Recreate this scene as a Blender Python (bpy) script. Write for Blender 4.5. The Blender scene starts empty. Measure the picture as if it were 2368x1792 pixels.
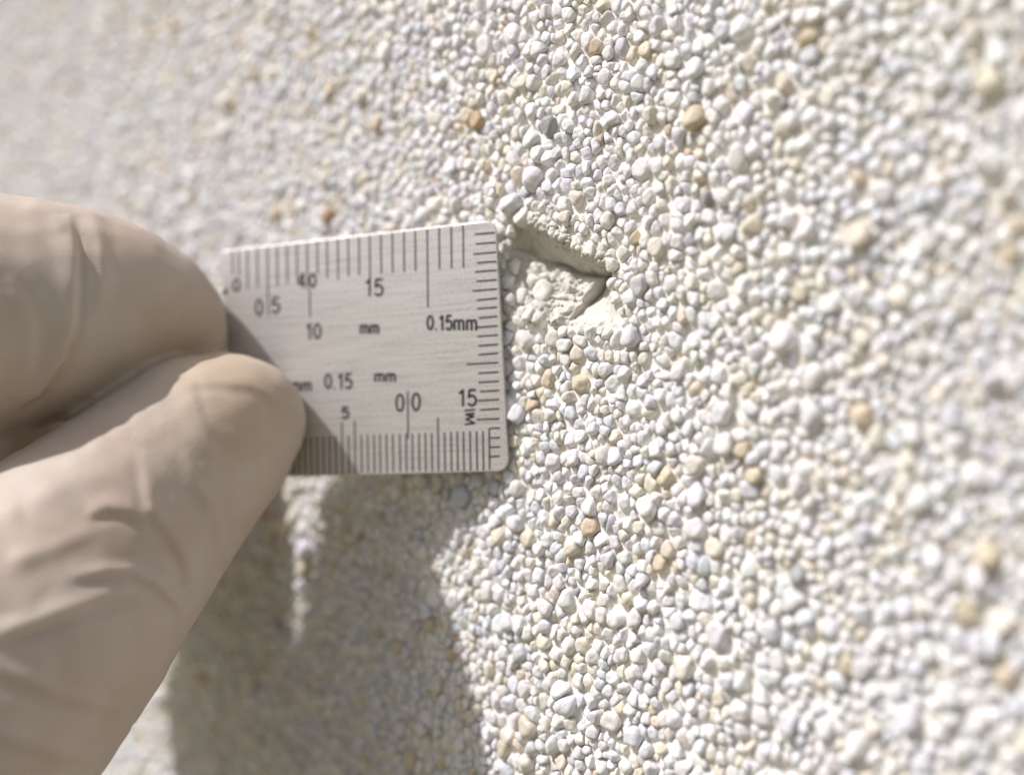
import bpy, bmesh, math, random
import numpy as np
from mathutils import Vector, Matrix

random.seed(7)
rng = np.random.default_rng(11)
MM = 0.001
sc = bpy.context.scene
COL = sc.collection

# ------------------------------------------------------------------ camera
PW, PH, F = 2368.0, 1792.0, 2200.0       # photograph size, focal length in its pixels
YAW = math.radians(38.0)
CY, SY = math.cos(YAW), math.sin(YAW)
DC = 95.5                                # mm from lens to wall along the optical axis
CAM = np.array([DC * SY, -DC * CY, 0.0]) # the wall is the plane y = 0
AX_R = np.array([CY, SY, 0.0]); AX_F = np.array([-SY, CY, 0.0]); AX_U = np.array([0, 0, 1.0])

def cam2w(p):
    """camera frame (x right, y down, z forward, mm) -> world metres"""
    p = np.asarray(p, float)
    return (CAM + p[..., 0:1] * AX_R - p[..., 1:2] * AX_U + p[..., 2:3] * AX_F) * MM

def px3(px, py, Z):
    return np.array([(px - PW / 2) / F * Z, (py - PH / 2) / F * Z, Z])

def wall_px(X, Z):
    """photo pixel seen at wall point (X, Z) in mm"""
    d = np.stack([X - CAM[0], 0 * X - CAM[1], Z], -1)
    dep = d @ AX_F
    return (d @ AX_R) / dep * F + PW / 2, -(d @ AX_U) / dep * F + PH / 2

cam = bpy.data.cameras.new("camera")
cam_ob = bpy.data.objects.new("camera", cam); COL.objects.link(cam_ob)
cam.sensor_width = 36.0; cam.lens = F / PW * 36.0
cam.clip_start = 0.002; cam.clip_end = 50.0
m = Matrix(((AX_R[0], 0, -AX_F[0]), (AX_R[1], 0, -AX_F[1]), (0, 1, 0))).to_4x4()
m.translation = Vector(CAM * MM)
cam_ob.matrix_world = m
cam.dof.use_dof = True
cam.dof.focus_distance = 89.6 * MM
cam.dof.aperture_fstop = 7.8
sc.camera = cam_ob

# ------------------------------------------------------------------ light
SUN_D = np.array([0.338, 0.52, -0.80]); SUN_D /= np.linalg.norm(SUN_D)
w = bpy.data.worlds.new("World"); sc.world = w; w.use_nodes = True
nt = w.node_tree; nt.nodes.clear()
out = nt.nodes.new("ShaderNodeOutputWorld"); bg = nt.nodes.new("ShaderNodeBackground")
sky = nt.nodes.new("ShaderNodeTexSky"); sky.sky_type = 'NISHITA'; sky.sun_disc = False
sky.sun_elevation = math.asin(-SUN_D[2]); sky.sun_rotation = math.atan2(-SUN_D[0], -SUN_D[1])
sky.dust_density = 4.0; sky.ozone_density = 0.6
bg.inputs[1].default_value = 0.08
tc = nt.nodes.new("ShaderNodeTexCoord"); sx = nt.nodes.new("ShaderNodeSeparateXYZ")
mr = nt.nodes.new("ShaderNodeMapRange"); mr.inputs[1].default_value = -0.02; mr.inputs[2].default_value = 0.10
mx = nt.nodes.new("ShaderNodeMix"); mx.data_type = 'RGBA'
nt.links.new(tc.outputs["Generated"], sx.inputs[0]); nt.links.new(sx.outputs[2], mr.inputs[0])
nt.links.new(mr.outputs[0], mx.inputs[0])
mx.inputs[6].default_value = (3.7, 3.25, 2.1, 1)      # the sunlit sandy ground around, below the horizon
nt.links.new(sky.outputs[0], mx.inputs[7]); nt.links.new(mx.outputs[2], bg.inputs[0])
nt.links.new(bg.outputs[0], out.inputs[0])
sun = bpy.data.lights.new("sun", 'SUN'); sun.energy = 4.0; sun.angle = math.radians(1.4)
sun.color = (1.0, 0.968, 0.962)
sun_ob = bpy.data.objects.new("sun", sun); COL.objects.link(sun_ob)
sun_ob.rotation_euler = Vector(SUN_D).to_track_quat('-Z', 'Y').to_euler()
sun_ob.location = tuple(-SUN_D * 0.5)
sc.view_settings.view_transform = 'Standard'; sc.view_settings.look = 'None'
sc.view_settings.exposure = 0.12; sc.view_settings.gamma = 1.0
sc.cycles.max_bounces = 8; sc.cycles.diffuse_bounces = 5

# ------------------------------------------------------------------ helpers
def mesh_np(name, V, Fc, mat=None, parent=None, smooth=True, col=None):
    """V (n,3) metres, Fc (m,3) or (m,4)"""
    me = bpy.data.meshes.new(name)
    V = np.ascontiguousarray(V, dtype=np.float32); Fc = np.ascontiguousarray(Fc, dtype=np.int32)
    k = Fc.shape[1]
    me.vertices.add(len(V)); me.vertices.foreach_set("co", V.ravel())
    me.loops.add(Fc.size); me.loops.foreach_set("vertex_index", Fc.ravel())
    me.polygons.add(len(Fc))
    me.polygons.foreach_set("loop_start", np.arange(0, Fc.size, k, dtype=np.int32))
    me.polygons.foreach_set("loop_total", np.full(len(Fc), k, dtype=np.int32))
    me.polygons.foreach_set("use_smooth", np.full(len(Fc), smooth, dtype=bool))
    if col is not None:
        a = me.color_attributes.new("tint", 'FLOAT_COLOR', 'POINT')
        c = np.ones((len(V), 4), np.float32); c[:, :3] = col
        a.data.foreach_set("color", c.ravel())
    me.update(); me.validate()
    o = bpy.data.objects.new(name, me); COL.objects.link(o)
    if mat: me.materials.append(mat)
    if parent: o.parent = parent
    return o

def thing(name, label, cat, loc=(0, 0, 0)):
    o = bpy.data.objects.new(name, None); COL.objects.link(o)
    o.location = loc; o['label'] = label; o['category'] = cat; o.empty_display_size = 0.005
    return o

def vnoise(P, scale, seed=0):
    """smooth value noise in 3-D, ~[-1,1]"""
    q = P / scale + seed * 17.31
    i = np.floor(q).astype(np.int64); f = q - i; f = f * f * (3 - 2 * f)
    r = 0
    for dx in (0, 1):
        for dy in (0, 1):
            for dz in (0, 1):
                h = (i[..., 0] + dx) * 374761393 + (i[..., 1] + dy) * 668265263 + (i[..., 2] + dz) * 2147483647 + seed * 97
                h = (h ^ (h >> 13)) * 1274126177; h = (h ^ (h >> 16)) & 0xffff
                r = r + (h / 32767.5 - 1) * (f[..., 0] if dx else 1 - f[..., 0]) * (f[..., 1] if dy else 1 - f[..., 1]) * (f[..., 2] if dz else 1 - f[..., 2])
    return r

def poly_dist(px, py, line):
    """distance and signed side (+ = right of travel) to a polyline, and 0..1 parameter"""
    best = np.full(px.shape, 1e9); side = np.zeros(px.shape); par = np.zeros(px.shape)
    n = len(line) - 1
    for i in range(n):
        ax, ay = line[i]; bx, by = line[i + 1]
        dx, dy = bx - ax, by - ay
        t = np.clip(((px - ax) * dx + (py - ay) * dy) / (dx * dx + dy * dy), 0, 1)
        qx, qy = px - ax - t * dx, py - ay - t * dy
        d = np.hypot(qx, qy); s = np.sign(dx * qy - dy * qx)
        k = d < best
        best = np.where(k, d, best); side = np.where(k, s, side); par = np.where(k, (i + t) / n, par)
    return best, side, par

def in_poly(px, py, poly):
    r = np.zeros(px.shape, bool); n = len(poly)
    for i in range(n):
        x1, y1 = poly[i]; x2, y2 = poly[(i + 1) % n]
        if y1 == y2: continue
        c = ((y1 > py) != (y2 > py)) & (px < (x2 - x1) * (py - y1) / (y2 - y1) + x1)
        r ^= c
    return r

def sstep(a, b, x):
    t = np.clip((x - a) / (b - a), 0, 1); return t * t * (3 - 2 * t)

def new_mat(name):
    mt = bpy.data.materials.new(name); mt.use_nodes = True
    n = mt.node_tree; return mt, n, n.nodes["Principled BSDF"]

# ------------------------------------------------------------------ materials
def grain_material():
    mt, n, p = new_mat("stone_grain")
    a = n.nodes.new("ShaderNodeAttribute"); a.attribute_name = "tint"
    t = n.nodes.new("ShaderNodeTexCoord")
    n1 = n.nodes.new("ShaderNodeTexNoise"); n1.inputs["Scale"].default_value = 2600; n1.inputs["Detail"].default_value = 4
    n2 = n.nodes.new("ShaderNodeTexNoise"); n2.inputs["Scale"].default_value = 900; n2.inputs["Detail"].default_value = 3
    mxx = n.nodes.new("ShaderNodeMix"); mxx.data_type = 'RGBA'; mxx.blend_type = 'MULTIPLY'
    r = n.nodes.new("ShaderNodeValToRGB")
    r.color_ramp.elements[0].position = 0.28; r.color_ramp.elements[0].color = (0.80, 0.78, 0.73, 1)
    r.color_ramp.elements[1].position = 0.55; r.color_ramp.elements[1].color = (1, 1, 1, 1)
    n.links.new(t.outputs["Object"], n1.inputs["Vector"]); n.links.new(t.outputs["Object"], n2.inputs["Vector"])
    n.links.new(n2.outputs[0], r.inputs[0]); mxx.inputs[0].default_value = 1
    n.links.new(a.outputs["Color"], mxx.inputs[6]); n.links.new(r.outputs[0], mxx.inputs[7])
    n.links.new(mxx.outputs[2], p.inputs["Base Color"])
    b = n.nodes.new("ShaderNodeBump"); b.inputs["Strength"].default_value = 0.7; b.inputs["Distance"].default_value = 0.00012
    n.links.new(n1.outputs[0], b.inputs["Height"]); n.links.new(b.outputs[0], p.inputs["Normal"])
    p.inputs["Roughness"].default_value = 0.55
    p.inputs["Specular IOR Level"].default_value = 0.35
    p.inputs["Sheen Weight"].default_value = 0.35; p.inputs["Sheen Roughness"].default_value = 0.55   # powdery bloom on the stones
    return mt

def mortar_material():
    mt, n, p = new_mat("lime_mortar")
    t = n.nodes.new("ShaderNodeTexCoord")
    n1 = n.nodes.new("ShaderNodeTexNoise"); n1.inputs["Scale"].default_value = 3000; n1.inputs["Detail"].default_value = 6
    n2 = n.nodes.new("ShaderNodeTexNoise"); n2.inputs["Scale"].default_value = 420; n2.inputs["Detail"].default_value = 4
    r = n.nodes.new("ShaderNodeValToRGB"); e = r.color_ramp.elements
    e[0].position = 0.28; e[0].color = (0.66, 0.55, 0.40, 1)
    e[1].position = 0.44; e[1].color = (0.80, 0.78, 0.74, 1)
    x = e.new(0.62); x.color = (0.85, 0.84, 0.81, 1)
    n.links.new(t.outputs["Object"], n1.inputs["Vector"]); n.links.new(t.outputs["Object"], n2.inputs["Vector"])
    a = n.nodes.new("ShaderNodeAttribute"); a.attribute_name = "tint"
    mxx = n.nodes.new("ShaderNodeMix"); mxx.data_type = 'RGBA'
    n.links.new(n2.outputs[0], r.inputs[0])
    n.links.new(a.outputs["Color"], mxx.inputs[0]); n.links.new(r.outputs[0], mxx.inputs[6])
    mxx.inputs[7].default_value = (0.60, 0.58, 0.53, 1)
    n.links.new(mxx.outputs[2], p.inputs["Base Color"])
    b = n.nodes.new("ShaderNodeBump"); b.inputs["Strength"].default_value = 0.7; b.inputs["Distance"].default_value = 0.00012
    n.links.new(n1.outputs[0], b.inputs["Height"]); n.links.new(b.outputs[0], p.inputs["Normal"])
    p.inputs["Roughness"].default_value = 0.7
    vo = n.nodes.new("ShaderNodeTexVoronoi"); vo.feature = 'SMOOTH_F1'; vo.inputs["Scale"].default_value = 950
    n.links.new(t.outputs["Object"], vo.inputs["Vector"])
    b2 = n.nodes.new("ShaderNodeBump"); b2.invert = True; b2.inputs["Distance"].default_value = 0.0005
    iv = n.nodes.new("ShaderNodeMath"); iv.operation = 'SUBTRACT'; iv.inputs[0].default_value = 1.0
    n.links.new(a.outputs["Fac"], iv.inputs[1]); n.links.new(iv.outputs[0], b2.inputs["Strength"])
    n.links.new(vo.outputs["Distance"], b2.inputs["Height"]); n.links.new(b.outputs[0], b2.inputs["Normal"]); n.links.new(b2.outputs[0], p.inputs["Normal"])
    return mt

def steel_material():
    mt, n, p = new_mat("satin_steel")
    t = n.nodes.new("ShaderNodeTexCoord")
    mp = n.nodes.new("ShaderNodeMapping"); mp.inputs["Scale"].default_value = (140, 3400, 3400)
    n1 = n.nodes.new("ShaderNodeTexNoise"); n1.inputs["Scale"].default_value = 1; n1.inputs["Detail"].default_value = 3
    n2 = n.nodes.new("ShaderNodeTexNoise"); n2.inputs["Scale"].default_value = 5200; n2.inputs["Detail"].default_value = 2
    n.links.new(t.outputs["Object"], mp.inputs["Vector"]); n.links.new(mp.outputs[0], n1.inputs["Vector"])
    n.links.new(t.outputs["Object"], n2.inputs["Vector"])
    ad = n.nodes.new("ShaderNodeMath"); ad.operation = 'MULTIPLY_ADD'; ad.inputs[1].default_value = 0.8
    n.links.new(n1.outputs[0], ad.inputs[0]); n.links.new(n2.outputs[0], ad.inputs[2])
    r = n.nodes.new("ShaderNodeValToRGB")
    r.color_ramp.elements[0].position = 0.6; r.color_ramp.elements[0].color = (0.47, 0.46, 0.45, 1)
    r.color_ramp.elements[1].position = 1.2 / 1.25; r.color_ramp.elements[1].color = (0.76, 0.74, 0.72, 1)
    n.links.new(ad.outputs[0], r.inputs[0]); n.links.new(r.outputs[0], p.inputs["Base Color"])
    b = n.nodes.new("ShaderNodeBump"); b.inputs["Strength"].default_value = 0.25; b.inputs["Distance"].default_value = 0.000015
    n.links.new(ad.outputs[0], b.inputs["Height"]); n.links.new(b.outputs[0], p.inputs["Normal"])
    p.inputs["Metallic"].default_value = 0.75; p.inputs["Roughness"].default_value = 0.5
    return mt

def ink_material():
    mt, n, p = new_mat("etched_black")
    p.inputs["Base Color"].default_value = (0.030, 0.028, 0.036, 1); p.inputs["Roughness"].default_value = 0.6
    return mt

def glove_material():
    mt, n, p = new_mat("latex_glove")
    t = n.nodes.new("ShaderNodeTexCoord")
    a = n.nodes.new("ShaderNodeAttribute"); a.attribute_name = "tint"
    n1 = n.nodes.new("ShaderNodeTexNoise"); n1.inputs["Scale"].default_value = 160; n1.inputs["Detail"].default_value = 4
    mxx = n.nodes.new("ShaderNodeMix"); mxx.data_type = 'RGBA'; mxx.blend_type = 'MULTIPLY'; mxx.inputs[0].default_value = 1
    r = n.nodes.new("ShaderNodeValToRGB")
    r.color_ramp.elements[0].position = 0.35; r.color_ramp.elements[0].color = (0.93, 0.87, 0.84, 1)
    r.color_ramp.elements[1].position = 0.65; r.color_ramp.elements[1].color = (1, 1, 1, 1)
    n.links.new(t.outputs["Object"], n1.inputs["Vector"]); n.links.new(n1.outputs[0], r.inputs[0])
    n.links.new(a.outputs["Color"], mxx.inputs[6]); n.links.new(r.outputs[0], mxx.inputs[7])
    n.links.new(mxx.outputs[2], p.inputs["Base Color"])
    wv = n.nodes.new("ShaderNodeTexWave"); wv.wave_type = 'BANDS'; wv.bands_direction = 'Z'
    wv.inputs["Scale"].default_value = 1150; wv.inputs["Distortion"].default_value = 5; wv.inputs["Detail"].default_value = 1.5
    wv.inputs["Detail Scale"].default_value = 0.12
    n2 = n.nodes.new("ShaderNodeTexNoise"); n2.inputs["Scale"].default_value = 2400; n2.inputs["Detail"].default_value = 3
    ms = n.nodes.new("ShaderNodeTexNoise"); ms.inputs["Scale"].default_value = 90
    for q in (wv, n2, ms): n.links.new(t.outputs["Object"], q.inputs["Vector"])
    mu = n.nodes.new("ShaderNodeMath"); mu.operation = 'MULTIPLY'
    rr = n.nodes.new("ShaderNodeMapRange"); rr.inputs[1].default_value = 0.4; rr.inputs[2].default_value = 0.65
    n.links.new(ms.outputs[0], rr.inputs[0]); wh = n.nodes.new("ShaderNodeMath"); wh.operation = "MULTIPLY"; wh.inputs[1].default_value = 0.5
    n.links.new(wv.outputs[1], wh.inputs[0]); n.links.new(wh.outputs[0], mu.inputs[0]); n.links.new(rr.outputs[0], mu.inputs[1])
    ad = n.nodes.new("ShaderNodeMath"); ad.operation = 'MULTIPLY_ADD'; ad.inputs[1].default_value = 0.9
    n.links.new(n2.outputs[0], ad.inputs[0]); n.links.new(mu.outputs[0], ad.inputs[2])
    b = n.nodes.new("ShaderNodeBump"); b.inputs["Strength"].default_value = 0.55; b.inputs["Distance"].default_value = 0.00005
    n.links.new(ad.outputs[0], b.inputs["Height"]); n.links.new(b.outputs[0], p.inputs["Normal"])
    p.inputs["Roughness"].default_value = 0.55; p.inputs["Specular IOR Level"].default_value = 0.3
    p.inputs["Subsurface Weight"].default_value = 0.12
    p.inputs["Subsurface Radius"].default_value = (1.0, 0.55, 0.35)
    p.inputs["Subsurface Scale"].default_value = 0.0022
    return mt

M_GRAIN, M_MORTAR, M_STEEL, M_INK, M_GLOVE = grain_material(), mortar_material(), steel_material(), ink_material(), glove_material()

# ------------------------------------------------------------------ wall: mortar bed with the chipped hollow
wall = thing("aggregate_wall", "white pebbledash wall of tightly packed tiny stones with a chipped hollow beside the steel gauge", "wall")

HOLE = [(1183, 510), (1225, 512), (1280, 536), (1345, 575), (1412, 606), (1418, 690), (1440, 735), (1400, 765), (1330, 760),
        (1280, 765), (1262, 735), (1225, 745), (1190, 720), (1170, 690), (1172, 600)]
L1 = [(1180, 506), (1225, 514), (1278, 540), (1338, 582), (1412, 609)]
L2 = [(1184, 572), (1236, 604), (1300, 628), (1346, 632), (1412, 612)]

def interp_line(line, x):
    xs = [p[0] for p in line]; ys = [p[1] for p in line]
    return np.interp(x, xs, ys)

def mortar_depth(X, Z):
    """depth into the wall (mm) of the mortar surface"""
    P = np.stack([X, 0 * X, Z], -1)
    d = 0.18 + 0.11 * vnoise(P, 1.3, 1) + 0.10 * vnoise(P, 0.5, 2)
    px, py = wall_px(X, Z)
    m = in_poly(px + 6 * vnoise(P, 0.6, 18) + 3 * vnoise(P, 0.25, 19), py + 5 * vnoise(P, 0.6, 20), HOLE) & (px < 1416)
    y1 = interp_line(L1, px) + 5.0 * vnoise(P, 0.55, 14) + 3.0 * vnoise(P, 0.22, 15)
    y2 = interp_line(L2, px) + 6.0 * vnoise(P, 1.0, 16) + 2.5 * vnoise(P, 0.3, 17)
    tend = sstep(1414, 1360, px) * sstep(1165, 1200, px)
    deep = 0.4 + 2.7 * tend * (0.72 + 0.28 * sstep(1190, 1290, px))
    yb = 745.0
    up = np.clip((py - y1) / np.maximum(y2 - y1, 6), 0, 1)
    fl = np.clip((py - y2) / (yb - y2), 0, 1)
    h = np.where(py < y2, 0.0 + deep * up ** 0.8, deep * (1 - fl ** np.where(px > np.interp(py, [620, 655, 700, 760], [1366, 1352, 1330, 1300]), 2.1, 1.25)))
    h = h + np.where(py < y2, 0.35 * sstep(6, -6, px - np.interp(py, [520, 600], [1196, 1262])), 0)
    # fine striations on the sheared inner face
    h = h + np.where(py < y2, 0.20 * vnoise(P, 0.6, 61) + 0.10 * vnoise(P, 0.24, 62) + 0.16 * vnoise(np.stack([px * 0.25 + py * 0.45, 0 * px, py * 0.02], -1), 4.0, 5), 0)
    h = h + 0.9 * np.exp(-((py - y2) / 6.0) ** 2) * sstep(1215, 1260, px)      # undercut at the foot of the sheared face
    # broken lumpy floor on the left, smooth slab on the right
    lump = -0.35 + 0.50 * vnoise(P, 1.15, 7) + 0.28 * vnoise(P, 0.55, 8) + 0.10 * vnoise(P, 0.25, 9)
    ter = -0.45 * np.round(1.6 * vnoise(P * np.array([1, 1, 1.6]), 1.9, 12)) * 0.7
    crackx = np.interp(py, [620, 655, 700, 760], [1366, 1352, 1330, 1300])
    left = sstep(4, -4, px - crackx)
    fm = sstep(-3, 8, py - y2)
    h = h + fm * left * (lump + ter * 0.5) + fm * (1 - left) * (0.35 + 0.22 * vnoise(P, 1.1, 10) + 0.10 * vnoise(P, 0.35, 3))
    dc, _, _ = poly_dist(px, py, [(1372, 622), (1352, 655), (1332, 696)])
    h = h + 1.3 * np.exp(-(dc / 4.0) ** 2)
    dl, _, _ = poly_dist(px, py, [(1150, 690), (1190, 672), (1240, 668), (1300, 676), (1330, 700)])
    h = h + 0.35 * np.exp(-((dl) / 7.0) ** 2)
    dl, _, _ = poly_dist(px, py, [(1240, 690), (1290, 692), (1318, 697)])
    h = h + 0.4 * np.exp(-((dl) / 3.5) ** 2)
    edge, _, _ = poly_dist(px, py, HOLE + HOLE[:1])
    bl = sstep(0, 9, edge)
    top = sstep(0, 3, edge)
    k = np.where(py < y2 + 4, top, bl)
    d2 = np.where(m, d * (1 - k) + h * k, d)
    dc, _, _ = poly_dist(px, py, [(1262, 712), (1256, 760), (1252, 792)])
    d2 = d2 + 0.7 * np.exp(-(dc / 5.0) ** 2)
    return d2, m, (1 - left) * fm

def crumbs():
    """ragged crumbs of broken mortar along the lip and in the hollow"""
    B = bmesh.new(); bmesh.ops.create_icosphere(B, subdivisions=2, radius=1)
    v = np.array([x.co[:] for x in B.verts]); f = np.array([[a.index for a in x.verts] for x in B.faces]); B.free()
    pts = []
    def put(px, py, r_, lift):
        x = (px - PW / 2) / F; z = -(py - PH / 2) / F
        t = DC * CY / (CY + x * SY); X = t * (x * CY - SY) + DC * SY; Z = z * t
        pts.append((X, Z, r_, lift))
    for i in range(460):                                       # lip
        t = rng.random(); k = rng.random()
        px = 1180 + 236 * t; py = np.interp(px, [p[0] for p in L1], [p[1] for p in L1]) + rng.normal(-6, 9)
        put(px, py, 0.08 + 0.30 * k ** 1.8, 0.6)
    for i in range(110):                                       # floor and lower rim
        px = rng.uniform(1180, 1320); py = rng.uniform(630, 775)
        put(px, py, 0.08 + 0.22 * rng.random() ** 2.0, 0.2)
    for i in range(60):                                        # inner face
        px = rng.uniform(1200, 1400); py = np.interp(px, [p[0] for p in L1], [p[1] for p in L1]) + rng.uniform(0, 30)
        put(px, py, 0.05 + 0.06 * rng.random(), 0.2)
    A = np.array(pts); dd = mortar_depth(A[:, 0], A[:, 1])[0]
    c = np.stack([A[:, 0], dd - A[:, 2] * A[:, 3], A[:, 1]], -1)
    W = c[:, None] + v[None] * (A[:, 2][:, None, None] * (1 + 0.35 * vnoise(c[:, None] * 3 + v[None] * 1.4, 1.0, 71)[..., None]) * rng.uniform(0.7, 1.3, (len(A), 1, 3)))
    Fc = (f[None] + (np.arange(len(A)) * len(v))[:, None, None]).reshape(-1, 3)
    o = mesh_np("mortar_crumb", W.reshape(-1, 3) * MM, Fc, M_MORTAR, wall, True, np.ones((len(A) * len(v), 3)))
    o['kind'] = 'stuff'

def axis(lo, hi, a, b, fine, coarse):
    return np.concatenate([np.arange(lo, a, coarse), np.arange(a, b, fine), np.arange(b, hi + coarse, coarse)])
gx = axis(-300, 260, -4.5, 14.5, 0.1, 1.4); gz = axis(-200, 200, 2.5, 20, 0.1, 1.4)
GX, GZ = np.meshgrid(gx, gz)
D, HM, slab = mortar_depth(GX, GZ)
V = np.stack([GX, D, GZ], -1).reshape(-1, 3) * MM
nx, nz = len(gx), len(gz)
ii = (np.arange(nz - 1)[:, None] * nx + np.arange(nx - 1)[None]).ravel()
Fq = np.stack([ii, ii + 1, ii + nx + 1, ii + nx], -1)
hm = HM.astype(float).reshape(-1, 1)
bed = mesh_np("mortar_bed", V, Fq, M_MORTAR, wall, True, np.repeat(hm, 3, 1))

crumbs()
# ------------------------------------------------------------------ wall: the packed stones (power cells of jittered centres)
def ico(level):
    bm = bmesh.new(); bmesh.ops.create_icosphere(bm, subdivisions=level, radius=1)
    v = np.array([x.co[:] for x in bm.verts]); f = np.array([[a.index for a in x.verts] for x in bm.faces]); bm.free()
    cy = v[f].mean(1)[:, 1]
    f = f[cy < 0.42]                               # the buried back is left open
    used = np.unique(f); rm = -np.ones(len(v), int); rm[used] = np.arange(len(used))
    return v[used], rm[f]
ICO1, ICO2, ICO3 = ico(1), ico(2), ico(3)

SP = 0.80
ZS = 1.18                                                        # the stones lie taller than wide
X0, X1 = -150.0, 88.0
ZM = 0.4073 * (DC + SY * 118) + 22
rows = int(2 * ZM / (SP * 0.866 * ZS)) + 8; cols = int((X1 - X0) / SP) + 8
jx, jz = np.meshgrid(np.arange(cols), np.arange(rows))
cx = X0 + (jx + 0.5 * (jz % 2)) * SP + rng.uniform(-0.40, 0.40, jx.shape) * SP
cz = -ZM / ZS + jz * SP * 0.866 + rng.uniform(-0.40, 0.40, jx.shape) * SP
rad = 0.39 * np.exp(rng.normal(0, 0.37, jx.shape)); rad = np.clip(rad, 0.12, 1.1)
cyy = rng.uniform(-0.15, 0.16, jx.shape) - 0.26 * (rad - 0.45)
cen = np.stack([cx, cyy, cz], -1); wgt = rad ** 2
alive = np.ones(jx.shape, bool)
pad = 3
def shifted(A, dz, dx, fill):
    B = np.full(A.shape, fill, A.dtype)
    zs = slice(max(0, -dz), A.shape[0] - max(0, dz)); xs = slice(max(0, -dx), A.shape[1] - max(0, dx))
    zt = slice(max(0, dz), A.shape[0] + min(0, dz)); xt = slice(max(0, dx), A.shape[1] + min(0, dx))
    B[zs, xs] = A[zt, xt]; return B
offs = [(a, b) for a in range(-3, 4) for b in range(-3, 4) if (a, b) != (0, 0)]
for it in range(4):                                               # drop cells squeezed thin, so that their neighbours close up
    hmin = np.full(jx.shape, 9.0); hsum = np.zeros(jx.shape); hcnt = np.zeros(jx.shape)
    for dz, dx in offs:
        oc = shifted(cen, dz, dx, 1e3); ow = shifted(wgt, dz, dx, 0.0); oa = shifted(alive, dz, dx, False)
        dd = oc - cen; dist = np.linalg.norm(dd, axis=-1)
        h = (dist ** 2 + wgt - ow) / (2 * dist)
        hmin = np.minimum(hmin, np.where(oa, h, 9.0)); nb = oa & (h < 1.1); hsum += np.where(nb, h, 0); hcnt += nb
    kill = alive & ((hmin < (0.07, 0.10, 0.12, 0.12)[it]) | ((hmin < 0.30 * hsum / np.maximum(hcnt, 1)) & (rng.random(jx.shape) < 0.6)))
    alive &= ~kill
NR, HH = [], []
for dz, dx in offs:
    oc = shifted(cen, dz, dx, 1e3); ow = shifted(wgt, dz, dx, 0.0); oa = shifted(alive, dz, dx, False)
    dd = oc - cen; dist = np.linalg.norm(dd, axis=-1)
    h = (dist ** 2 + wgt - ow) / (2 * dist)
    NR.append(dd / dist[..., None]); HH.append(np.where(oa, h, 9.0))
NR = np.stack(NR, -2); HH = np.stack(HH, -1)
depth_c = DC - SY * cx
cz = cz * ZS
ok = alive & (np.abs(cz) < np.maximum(0.4073 * depth_c, 20) + 26) & (depth_c > 20)
hpx, hpy = wall_px(cx, cz)
inh = in_poly(hpx, hpy, HOLE)
rubble = inh & (hpy > interp_line(L2, hpx) + 14) & (hpx < 1268 - 0.15 * (hpy - 620))
cen[..., 1] = np.where(rubble, mortar_depth(cx, cz)[0] - 0.12, cen[..., 1])
ok &= ~inh | rubble
ok &= ~((np.abs(hpx - 1257) < 7) & (np.abs(hpy - 755) < 34))
C = cen[ok] * np.array([1, 1, ZS]); NR = NR[ok]; HH = HH[ok]; PXc = hpx[ok]; PYc = hpy[ok]
n = len(C)
hs = np.sort(HH, 1)[:, :6].mean(1)                                # mean half width
hs = np.clip(hs, 0.12, 1.5)
under = (PXc > 880) & (PXc < 1185) & (PYc > 470) & (PYc < 1130)   # the plate rests on these
C[:, 1] = np.where(under, np.maximum(C[:, 1], -0.95 + 0.95 * hs), C[:, 1])
HH = np.maximum(HH * rng.uniform(0.90, 0.99, (n, 1)) - 0.025, 0.05)
# extra facets: a tilted top and random chamfers
top = np.stack([rng.normal(0, 0.24, n), -np.ones(n), rng.normal(0.03, 0.24, n)], -1); top /= np.linalg.norm(top, axis=1)[:, None]
toph = hs * rng.uniform(0.44, 0.84, n)
K = 6
ch = rng.normal(0, 1, (n, K, 3)); ch[..., 1] = -np.abs(ch[..., 1]) * 0.8; ch /= np.linalg.norm(ch, axis=2)[..., None]
chh = hs[:, None] * rng.uniform(0.62, 1.1, (n, K))
NR = np.concatenate([NR, top[:, None], ch], 1); HH = np.concatenate([HH, toph[:, None], chh], 1)

# tints
kind = rng.random(n); tint = np.zeros((n, 3))
pal = [(0.52, (0.825, 0.82, 0.82)), (0.79, (0.77, 0.78, 0.83)), (0.84, (0.66, 0.67, 0.72)), (0.955, (0.80, 0.76, 0.69)),
       (0.990, (0.75, 0.68, 0.57)), (0.995, (0.63, 0.53, 0.40)), (0.996, (0.50, 0.36, 0.22)), (1.01, (0.36, 0.36, 0.37))]
lo = 0
for hi, c in pal:
    k = (kind >= lo) & (kind < hi); tint[k] = c; lo = hi
k = (rad[ok] > 0.74) & (rng.random(n) < 0.07); tint[k] = (0.66, 0.565, 0.43)          # the larger tan stones
tint *= rng.uniform(0.94, 1.04, (n, 1)); tint = np.clip(tint + rng.normal(0, 0.010, (n, 3)), 0.02, 0.90)
patch = vnoise(np.stack([C[:, 0], 0 * C[:, 0], C[:, 2]], -1), 9.0, 21)
tint *= 1 + np.clip(patch, -0.2, 1)[:, None] * np.array([0.0, -0.015, -0.05])
# fresh white mortar dust close to the chip
near, _, _ = poly_dist(PXc, PYc, HOLE + HOLE[:1])
wdust = np.maximum(np.exp(-(near / 38.0) ** 2), in_poly(PXc, PYc, HOLE))[:, None] * 0.88
tint = tint * (1 - wdust) + np.array([0.80, 0.79, 0.75]) * wdust

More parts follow.
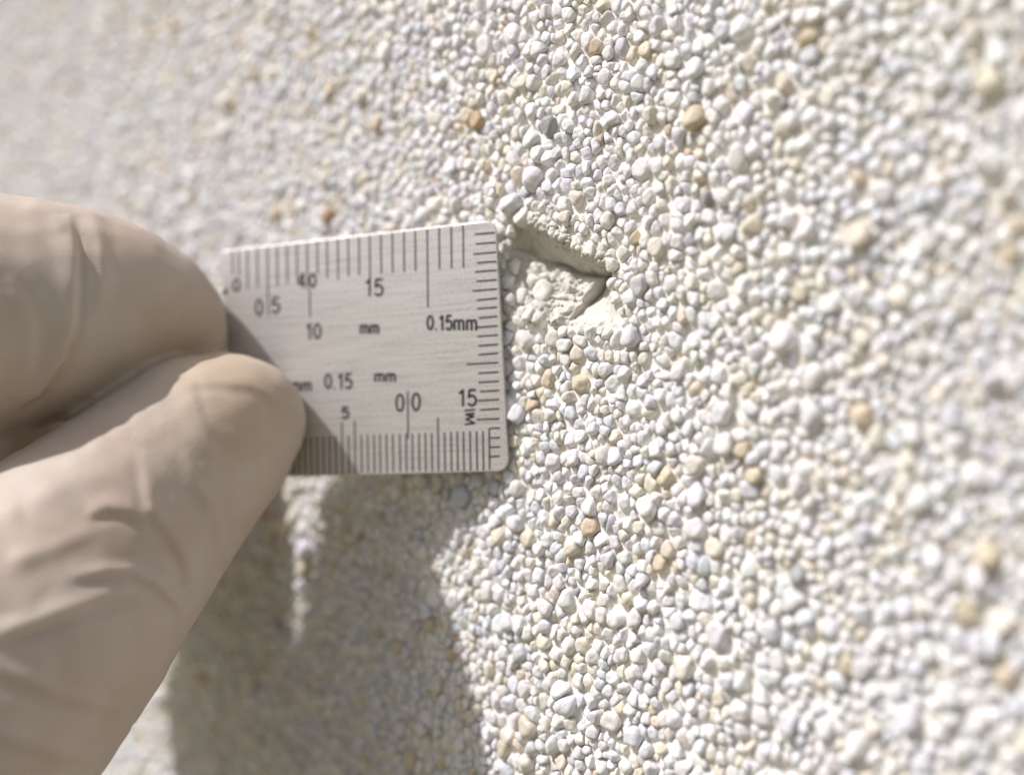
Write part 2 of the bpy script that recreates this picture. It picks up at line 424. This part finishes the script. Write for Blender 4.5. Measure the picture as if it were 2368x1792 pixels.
def stone_verts(idx, base):
    v, f = base
    m_ = len(idx); P_ = 13.0
    acc = np.zeros((m_, len(v)))
    for k in range(NR.shape[1]):
        dp = np.maximum(NR[idx, k] @ v.T, 0) / HH[idx, k][:, None]
        acc += dp ** P_
    rmax = 1.28 * hs[idx][:, None]
    r = (acc + (1 / rmax) ** P_) ** (-1 / P_)
    wv = C[idx][:, None] + v[None] * r[..., None] * np.array([1, 1, ZS])
    nz_ = (vnoise(wv, 0.42, 31) * 0.055 + vnoise(wv, 0.2, 32) * 0.022) * np.minimum(1, hs[idx] / 0.5)[:, None]
    wv = wv + v[None] * nz_[..., None]
    # amber seep in the crevices of stained spots
    st = np.clip(vnoise(wv * np.array([1, 0.3, 1]), 3.2, 41) * 0.8 + 0.75 * vnoise(wv, 0.9, 43) - 0.70, 0, 1) * 3.0
    deepv = np.clip((wv[..., 1] - C[idx][:, None, 1]) / hs[idx][:, None] + 0.35, 0, 1)
    s = np.clip(st * deepv, 0, 0.9)[..., None]
    col = tint[idx][:, None] * (1 - s) + np.array([0.50, 0.30, 0.11]) * s
    return wv, f, col

def build_stones(idx, base, name):
    wv, f, col = stone_verts(idx, base)
    nv = wv.shape[1]
    V = wv.reshape(-1, 3) * MM
    Fc = (f[None] + (np.arange(len(idx)) * nv)[:, None, None]).reshape(-1, 3)
    return mesh_np(name, V, Fc, M_GRAIN, wall, True, col.reshape(-1, 3))

dep = DC - SY * C[:, 0]
inview = (np.abs(PXc - PW / 2) < PW / 2) & (np.abs(PYc - PH / 2) < PH / 2)
hidden_by_hand = in_poly(PXc, PYc, [(0, 430), (330, 560), (512, 600), (1150, 510), (1160, 1095), (690, 1100), (330, 1600), (215, 1792), (0, 1792)])
show = hs / dep * inview * ~hidden_by_hand
order = np.argsort(-show)
big = order[:300]
rest = np.ones(n, bool); rest[big] = False
focus = rest & (PXc > 900) & (PXc < 1750) & inview
for i in big:                                                     # the 300 stones that show largest, one object each
    wv, f, col = stone_verts(np.array([i]), ICO3)
    o = mesh_np("stone", (wv[0] - C[i]) * MM, f, M_GRAIN, wall, True, col[0])
    o.location = tuple(C[i] * MM)
o = build_stones(np.where(focus)[0], ICO3, "fine_stone"); o['kind'] = 'stuff'
margin = (np.abs(PXc - PW / 2) < PW / 2 + 140) & (np.abs(PYc - PH / 2) < PH / 2 + 140)
o = build_stones(np.where(rest & ~focus & margin)[0], ICO2, "far_stone"); o['kind'] = 'stuff'
o = build_stones(np.where(rest & ~focus & ~margin)[0], ICO1, "outer_stone"); o['kind'] = 'stuff'
print("stones", n, "focus", int(focus.sum()))

# ------------------------------------------------------------------ steel gauge
ZR = 94.7
U = np.array([-6752.0, 367.0, 2200.0]); U /= np.linalg.norm(U)          # along the plate, away from its free end
Vd = np.array([16.0, 576.0, 0.0]); Vd -= U * (Vd @ U); Vd /= np.linalg.norm(Vd)
NRM = np.cross(U, Vd); NRM *= -np.sign(NRM[2])                          # towards the camera
TR = px3(1146, 509, ZR)
def uv(px, py):
    d = px3(px, py, 1.0); t = (TR @ NRM) / (d @ NRM); q = d * t - TR
    return np.array([q @ U, q @ Vd])
ORG = TR
Rw = np.stack([cam2w(TR - U) - cam2w(TR), cam2w(TR - Vd) - cam2w(TR), cam2w(TR + NRM) - cam2w(TR)], 1) / MM   # local x = right, y = up, z = to viewer
gm = Matrix([list(r) for r in Rw]).to_4x4(); gm.translation = Vector(cam2w(TR))
gauge = thing("steel_gauge", "small steel thickness gauge plate with black millimetre scales held against the white wall", "ruler")
gauge.matrix_world = gm
HT = 25.0; WD = uv(514, 640)[0]; TH = 0.55
def loc(px, py):
    a = uv(px, py); return (-a[0], -a[1])
def zl(zx, zy):                                                          # coordinates read off the enlarged detail
    return loc(480 + zx / 2.615, 480 + zy / 2.615)
def rounded(w_, h_, r_, n_=9):
    pts = []
    for cx_, cy_, a0 in ((-r_, -r_, 0), (-w_ + .3, -.3, 90), (-w_ + .3, -h_ + .3, 180), (-r_, -h_ + r_, 270)):
        rr = r_ if a0 in (0, 270) else .3
        for i in range(n_ + 1):
            a = math.radians(a0 + 90 * i / n_); pts.append((cx_ + rr * math.cos(a), cy_ + rr * math.sin(a)))
    return pts
bm = bmesh.new()
ol = rounded(WD, HT, 1.25)
vf = [bm.verts.new((x * MM, y * MM, 0)) for x, y in ol]
bm.faces.new(vf)
ext = bmesh.ops.extrude_face_region(bm, geom=bm.faces[:])
for v in [g for g in ext['geom'] if isinstance(g, bmesh.types.BMVert)]: v.co.z -= TH * MM
bmesh.ops.recalc_face_normals(bm, faces=bm.faces[:])
be = [e for e in bm.edges if len(e.link_faces) == 2 and abs(e.link_faces[0].normal.dot(e.link_faces[1].normal)) < 0.3]
bmesh.ops.bevel(bm, geom=be, offset=0.07 * MM, segments=2, affect='EDGES', profile=0.5)
me = bpy.data.meshes.new("plate"); bm.to_mesh(me); bm.free(); me.materials.append(M_STEEL)
plate = bpy.data.objects.new("plate", me); COL.objects.link(plate); plate.parent = gauge

def ticks(name, segs, wd=0.17):
    V_, F_ = [], []
    for (x0, y0), (x1, y1), *w2 in segs:
        ww = (w2[0] if w2 else wd) / 2
        dx, dy = x1 - x0, y1 - y0; L = math.hypot(dx, dy); ox, oy = -dy / L * ww, dx / L * ww
        b0 = len(V_)
        for z in (0.008, 0.014):
            V_ += [(x0 + ox, y0 + oy, z), (x1 + ox, y1 + oy, z), (x1 - ox, y1 - oy, z), (x0 - ox, y0 - oy, z)]
        F_ += [(b0 + 4, b0 + 5, b0 + 6, b0 + 7), (b0, b0 + 1, b0 + 5, b0 + 4), (b0 + 1, b0 + 2, b0 + 6, b0 + 5), (b0 + 2, b0 + 3, b0 + 7, b0 + 6), (b0 + 3, b0, b0 + 4, b0 + 7)]
    return mesh_np(name, np.array(V_) * MM, np.array(F_), M_INK, gauge, False)
ye = lambda x: 264 - 0.112 * (x - 105) + 5
tl = [(1545, 365), (1473, 368), (1400, 375), (1328, 605), (1255, 385), (1187, 392), (1117, 395), (1048, 400), (980, 430), (915, 410), (850, 418),
      (787, 438), (722, 430), (663, 402), (602, 492), (540, 440), (480, 460), (420, 475), (362, 655), (300, 485), (240, 488), (188, 415), (150, 405)]
ticks("top_scale", [(zl(x, ye(x)), zl(x + (3 if b < 500 else 5), b)) for x, b in tl] + [(zl(617, 492), zl(621, 662))])
rt = [(1617, 163, 1738, 153), (1622, 222, 1742, 212), (1607, 283, 1745, 271), (1630, 335, 1746, 326), (1617, 390, 1748, 380), (1625, 447, 1749, 437),
      (1603, 505, 1750, 493), (1630, 560, 1751, 549), (1630, 613, 1752, 603), (1640, 668, 1753, 658), (1632, 725, 1754, 716), (1632, 780, 1755, 771),
      (1637, 837, 1757, 827), (1637, 891, 1758, 881), (1567, 948, 1759, 937), (1637, 1002, 1760, 994), (1637, 1058, 1762, 1050), (1647, 1113, 1763, 1106),
      (1632, 1168, 1764, 1160), (1647, 1224, 1765, 1216), (1627, 1282, 1766, 1276), (1703, 1336, 1768, 1332), (1708, 1393, 1769, 1390),
      (1708, 1449, 1770, 1446), (1710, 1507, 1768, 1503)]
ticks("end_scale", [(zl(a, b), zl(c, d)) for a, b, c, d in rt] + [(zl(1703, 1336), zl(1706, 1582))])
bt = []
for x in (1665, 1627, 1587, 1547, 1510, 1472, 1433, 1393, 1355, 1317, 1278, 1238, 1200, 1162, 1120, 1082, 1042, 1006, 968, 930, 890, 852, 813, 775, 737, 700, 662, 625, 588, 552, 520, 488):
    ty = {1393: 1268, 890: 1290, 813: 1298}.get(x, 1350 + (1665 - x) * 0.035)
    bt.append((zl(x, ty), zl(x + 4, 1587 + (1665 - x) * 0.024)))
bt.append((zl(1211, 1108), zl(1213, 1400)))
ticks("bottom_scale", bt)

def arc(cx_, cy_, rx, ry, a0, a1, n_=12):
    return [(cx_ + rx * math.cos(math.radians(a0 + (a1 - a0) * i / n_)), cy_ + ry * math.sin(math.radians(a0 + (a1 - a0) * i / n_))) for i in range(n_ + 1)]
# glyph: (advance width, height share, strokes) drawn in a cell one unit high
GLYPH = {
 '0': (0.56, [arc(.26, .5, .19, .43, 90, 450, 24)]),
 '1': (0.50, [[(.10, .74), (.20, .80), (.30, .96)], [(.31, .99), (.31, 0)]]),
 '4': (0.56, [[(.38, 0), (.38, .97), (.05, .30), (.52, .30)]]),
 '5': (0.56, [[(.45, .94), (.14, .94), (.09, .48)], [(.09, .48)] + arc(.25, .34, .20, .285, 115, -150, 16)]),
 '.': (0.24, [[(.10, 0.0), (.10, .12)]]),
 'm': (0.86, [[(.08, 0), (.08, .68)], [(.08, .45)] + arc(.235, .47, .155, .17, 170, 0, 8) + [(.39, 0)], [(.39, .45)] + arc(.545, .47, .155, .17, 170, 0, 8) + [(.70, 0)]]),
}
def stroke(line, wd, V_, F_, z, M_=None):
    P_ = np.array(line, float)
    T = np.gradient(P_, axis=0); T /= np.maximum(np.linalg.norm(T, axis=1), 1e-9)[:, None]
    N = np.stack([-T[:, 1], T[:, 0]], 1) * wd / 2
    b0 = len(V_)
    for p_, q_ in zip(P_, N): V_ += [(p_[0] + q_[0], p_[1] + q_[1], z), (p_[0] - q_[0], p_[1] - q_[1], z)]
    F_ += [(b0 + 2 * i, b0 + 2 * i + 1, b0 + 2 * i + 3, b0 + 2 * i + 2) for i in range(len(P_) - 1)]
def letter(txt, x0, y0, x1, y1, wd=0.27):
    only_m = set(txt) == {'m'}
    pen, strokes = 0.0, []
    for ch_ in txt:
        adv, sl = GLYPH[ch_]; strokes += [[(x + pen, y) for x, y in l] for l in sl]; pen += adv
    al = np.array([p_ for l in strokes for p_ in l]); mn, mxv = al.min(0), al.max(0)
    if not only_m: mn[1], mxv[1] = 0, 1
    a = np.array(zl(x0, y1)); b = np.array(zl(x1, y1)); c = np.array(zl(x0, y0)); ctr = a + (b - a) / 2 + (c - a) / 2
    V_, F_ = [], []
    ex, ey = (b - a) / np.linalg.norm(b - a) * wd * .5, (c - a) / np.linalg.norm(c - a) * wd * .5
    a2 = a + ex + ey * (1 if only_m else .6); W2 = b - a - 2 * ex; H2 = c - a - 2 * ey * (1 if only_m else .6)
    for k, l in enumerate(strokes):
        l = [a2 + (x - mn[0]) / (mxv[0] - mn[0]) * W2 + (y - mn[1]) / (mxv[1] - mn[1]) * H2 - ctr for x, y in l]
        # densify so that corners keep their width
        d_ = []
        for p_, q_ in zip(l[:-1], l[1:]):
            L = np.linalg.norm(q_ - p_); kk = max(1, int(L / 0.06)); d_ += [p_ + (q_ - p_) * t for t in np.arange(kk) / kk]
        d_.append(l[-1]); stroke(d_, wd, V_, F_, 0.0007 * k)
    o_ = mesh_np("lettering", np.array(V_) * MM, np.array(F_), M_INK, gauge, False)
    o_.location = (ctr[0] * MM, ctr[1] * MM, 0.012 * MM)
    return o_
for a in [("0", 150, 425, 200, 515), ("0", 286, 548, 337, 662), ("5", 383, 538, 441, 646), ("4", 540, 390, 598, 492), ("0", 612, 394, 661, 490),
          ("15", 948, 425, 1066, 541), ("10", 592, 695, 690, 802), ("mm", 920, 702, 1040, 772), ("0.15mm", 1323, 645, 1632, 748),
          ("mm", 500, 1050, 630, 1116), ("0.15", 705, 998, 878, 1102), ("mm", 1007, 996, 1140, 1062), ("5", 808, 1200, 860, 1280),
          ("0", 1135, 1118, 1192, 1242), ("0", 1232, 1112, 1291, 1237), ("15", 1512, 1093, 1630, 1207)]:
    letter(*a)
def cr(x, y): return loc(1040 + x / 15.2, 900 + y / 15.2)
ticks("lettering", [(cr(520, 752), cr(890, 715), 0.2), (cr(550, 890), cr(870, 850), 0.25), (cr(550, 890), cr(860, 962), 0.2),
                    (cr(860, 962), cr(560, 1052), 0.2), (cr(560, 1052), cr(890, 1190), 0.2), (cr(890, 1190), cr(530, 1240), 0.2)])
ticks("lettering_remnant", [(zl(92, 520), zl(112, 492), 0.2), (zl(92, 520), zl(122, 514), 0.2), (zl(112, 492), zl(116, 524), 0.2)])

# ------------------------------------------------------------------ gloved hand
def chain(pts, closed_tip=True, step=0.22):
    """list of (px, py, Z, r) -> dense spheres in the camera frame"""
    res = []
    P_ = [(*px3(a, b, c), r) for a, b, c, r in pts]
    for p_, q_ in zip(P_[:-1], P_[1:]):
        p_, q_ = np.array(p_), np.array(q_); L = np.linalg.norm(q_[:3] - p_[:3]); k = max(2, int(L / (step * min(p_[3], q_[3]))))
        for t in np.linspace(0, 1, k, endpoint=False): res.append(p_ + (q_ - p_) * t)
    res.append(np.array(P_[-1]))
    return res
# (px, py, depth, radius)
INDEX = [(443, 784, 102.1, 3.9), (412, 734, 101.4, 5.0), (335, 712, 99.8, 7.1), (250, 702, 97.9, 8.7), (165, 710, 96.2, 10.1), (70, 722, 94.8, 11.5), (-80, 735, 93, 12.7), (-330, 790, 94, 13.0), (-700, 900, 94, 15)]
THUMB = [(553, 972, 98.6, 6.8), (520, 985, 98, 7.8), (455, 1034, 96.5, 9.45), (340, 1150, 94, 10.6), (200, 1290, 90.5, 12.0), (60, 1440, 87, 13.4), (-80, 1600, 84, 14.2), (-330, 1830, 80, 16), (-650, 2100, 76, 19)]
NUB = [(235, 1662, 88, 2.2), (268, 1656, 88, 1.6), (288, 1650, 88, 1.0)]
KNUCKLE_BLOCKER = [(170, 1045, 114.6, 6.7), (-60, 830, 112, 9.0), (-220, 720, 112, 10.0), (-420, 760, 108, 12.0), (-700, 900, 102, 13)]  # middle finger knuckle, mostly unseen, added to keep sun out of the finger-thumb gap
MIDDLE = [(512, 1040, 117.2, 4.4), (425, 1066, 116.6, 5.4), (325, 1078, 115.8, 6.1), (170, 1045, 114.6, 6.7), (-20, 960, 112, 7.8), (-300, 1020, 102, 10.0), (-700, 1200, 84, 12)]
PALM = [(-700, 900, 98, 15), (-850, 1300, 92, 17), (-850, 1600, 86, 19), (-650, 2100, 76, 19)]
RING = [(400, 1220, 123, 5.0), (300, 1200, 121, 6.2), (120, 1220, 120, 7.2), (-40, 1200, 119, 7.6), (-200, 1180, 112, 8.4), (-500, 1200, 98, 9.5), (-800, 1250, 85, 12)]
sph = []
for c in (INDEX, THUMB, MIDDLE, KNUCKLE_BLOCKER, PALM, RING, NUB): sph += chain(c)
bmh = bmesh.new()
base = bmesh.new(); bmesh.ops.create_icosphere(base, subdivisions=3, radius=1)
bv = np.array([v.co[:] for v in base.verts]); bf = np.array([[v.index for v in f.verts] for f in base.faces]); base.free()
S = np.array(sph)
V = (S[:, None, :3] + bv[None] * S[:, None, 3:4])
V = V.reshape(-1, 3); Fh = (bf[None] + (np.arange(len(S)) * len(bv))[:, None, None]).reshape(-1, 3)
bmh.free()
raw = mesh_np("glove_raw", V * MM, Fh)
rm = raw.modifiers.new("r", 'REMESH'); rm.mode = 'VOXEL'; rm.voxel_size = 0.36 * MM
sm = raw.modifiers.new("s", 'SMOOTH'); sm.factor = 0.5; sm.iterations = 14
dg = bpy.context.evaluated_depsgraph_get()
gme = bpy.data.meshes.new_from_object(raw.evaluated_get(dg)); bpy.data.objects.remove(raw)
nvh = len(gme.vertices)
co = np.empty(nvh * 3, np.float32); gme.vertices.foreach_get("co", co); co = co.reshape(-1, 3) / MM
nr = np.empty(nvh * 3, np.float32); gme.vertices.foreach_get("normal", nr); nr = nr.reshape(-1, 3)
vpx = co[:, 0] / co[:, 2] * F + PW / 2; vpy = co[:, 1] / co[:, 2] * F + PH / 2
vd = co / np.linalg.norm(co, axis=1)[:, None]
facing = sstep(0.15, -0.35, (nr * vd).sum(1))
disp = np.zeros(nvh)
def which(line):
    """depth mask so that a fold only touches the digit it lies on"""
    return facing
# (polyline, height mm, width px on the lit side, width px on the shade side, taper)
FOLDS = [
 ([(435, 884), (510, 884), (590, 895), (665, 940)], 0.30, 60, 15), ([(505, 1090), (480, 1010), (455, 950), (435, 884)], 0.26, 50, 15),
 ([(426, 1047), (454, 1118), (501, 1189), (518, 1290)], 0.45, 20, 24), ([(331, 1047), (350, 1175), (416, 1265), (440, 1322), (442, 1400)], 0.6, 34, 18),
 ([(200, 1190), (250, 1172), (303, 1182), (348, 1205)], 0.55, 42, 16), ([(170, 1335), (240, 1322), (300, 1321), (350, 1342), (408, 1393), (424, 1460)], 0.75, 26, 14),
 ([(-30, 1480), (60, 1446), (142, 1416), (237, 1385), (312, 1360)], 0.95, 44, 17), ([(-40, 1530), (95, 1582), (189, 1615), (300, 1640)], 0.5, 26, 26),
 ([(-40, 1676), (142, 1738), (250, 1765)], 0.5, 30, 30), ([(20, 1300), (110, 1270), (220, 1225)], 0.35, 35, 30), ([(60, 1180), (150, 1120), (260, 1080)], 0.25, 40, 40),
 ([(159, 500), (170, 606), (166, 744), (142, 830), (86, 907), (30, 940)][::-1], 0.95, 46, 14), ([(205, 490), (230, 560), (236, 640), (228, 740)][::-1], 0.45, 22, 26),
 ([(20, 640), (70, 760), (60, 880)][::-1], 0.35, 30, 22), ([(60, 470), (120, 500), (150, 540)], 0.3, 24, 24), ([(290, 850), (380, 770), (470, 700)], 0.12, 60, 60),
]
for line, A, w1, w2 in FOLDS:
    d, s, t = poly_dist(vpx, vpy, line)
    tap = np.clip(np.sin(np.pi * np.clip(t * 0.9 + 0.05, 0, 1)) * 1.6, 0, 1)
    end = np.where((t <= 0.0) | (t >= 1.0), np.exp(-(d / 14.0) ** 2) * 0.3, 1)
    w1 = w1 * 0.7; w2 = w2 * 0.65
    pr = np.where(s < 0, np.exp(-(d / w1) ** 2), np.exp(-(d / w2) ** 2)) - 0.35 * np.where(s > 0, np.exp(-((d - 2.2 * w2) / (1.1 * w2)) ** 2), 0)
    disp += 0.55 * A * pr * tap * end * facing
P3 = co.astype(float)
disp += 0.20 * vnoise(P3, 7.0, 51) + 0.05 * vnoise(P3 * np.array([1, 1.6, 1]), 2.6, 52)
rot = P3 @ np.array([[0.96, 0.28, 0], [-0.28, 0.96, 0], [0, 0, 1.0]]).T                 # thin creases running across the digits
lower = sstep(1000, 1250, vpy)
crease = np.clip(1 - np.abs(vnoise(rot * np.array([0.35, 1.0, 0.5]) + 0.6 * vnoise(P3, 4.0, 54)[:, None], 3.6, 53)) * 5, 0, 1) ** 1.5
disp -= crease * (0.05 + 0.20 * lower) * np.clip(vnoise(P3, 9.0, 55) + 0.45, 0, 1)
# the rolled nub of glove at the heel of the thumb
co2 = co + nr * disp[:, None]
q = co2 - ORG; qn = q @ NRM; qu = q @ U; qv = q @ Vd                 # the thumb pad lies flat against the plate
onp = (qu > -0.2) & (qu < WD + 0.3) & (qv > -1) & (qv < HT + 1) & (qn < 0.06) & (qn > -4.5)
co2 = co2 + NRM * np.where(onp, 0.06 - qn, 0)[:, None]
d = np.hypot(vpx - 296, vpy - 1648)
tipmask = np.exp(-((np.hypot(vpx - 560, vpy - 950)) / 150.0) ** 2) + 0.8 * np.exp(-((np.hypot(vpx - 440, vpy - 790)) / 110.0) ** 2)
colv = np.array([0.51, 0.44, 0.38]) * (1 - 0.55 * tipmask[:, None]) + np.array([0.55, 0.45, 0.32]) * 0.55 * tipmask[:, None]
wco = cam2w(co2)
base_pt = wco.mean(0)
gme.vertices.foreach_set("co", (wco - base_pt).astype(np.float32).ravel())
a = gme.color_attributes.new("tint", 'FLOAT_COLOR', 'POINT'); c4 = np.ones((nvh, 4), np.float32); c4[:, :3] = colv; a.data.foreach_set("color", c4.ravel())
gme.flip_normals()
gme.polygons.foreach_set("use_smooth", np.ones(len(gme.polygons), bool)); gme.update()
gme.materials.clear(); gme.materials.append(M_GLOVE); gme.name = "glove"
hand = thing("person", "hand in a pale latex glove pinching the steel gauge between forefinger and thumb", "person", tuple(base_pt))
glove = bpy.data.objects.new("glove", gme); COL.objects.link(glove); glove.parent = hand
print("glove verts", nvh)
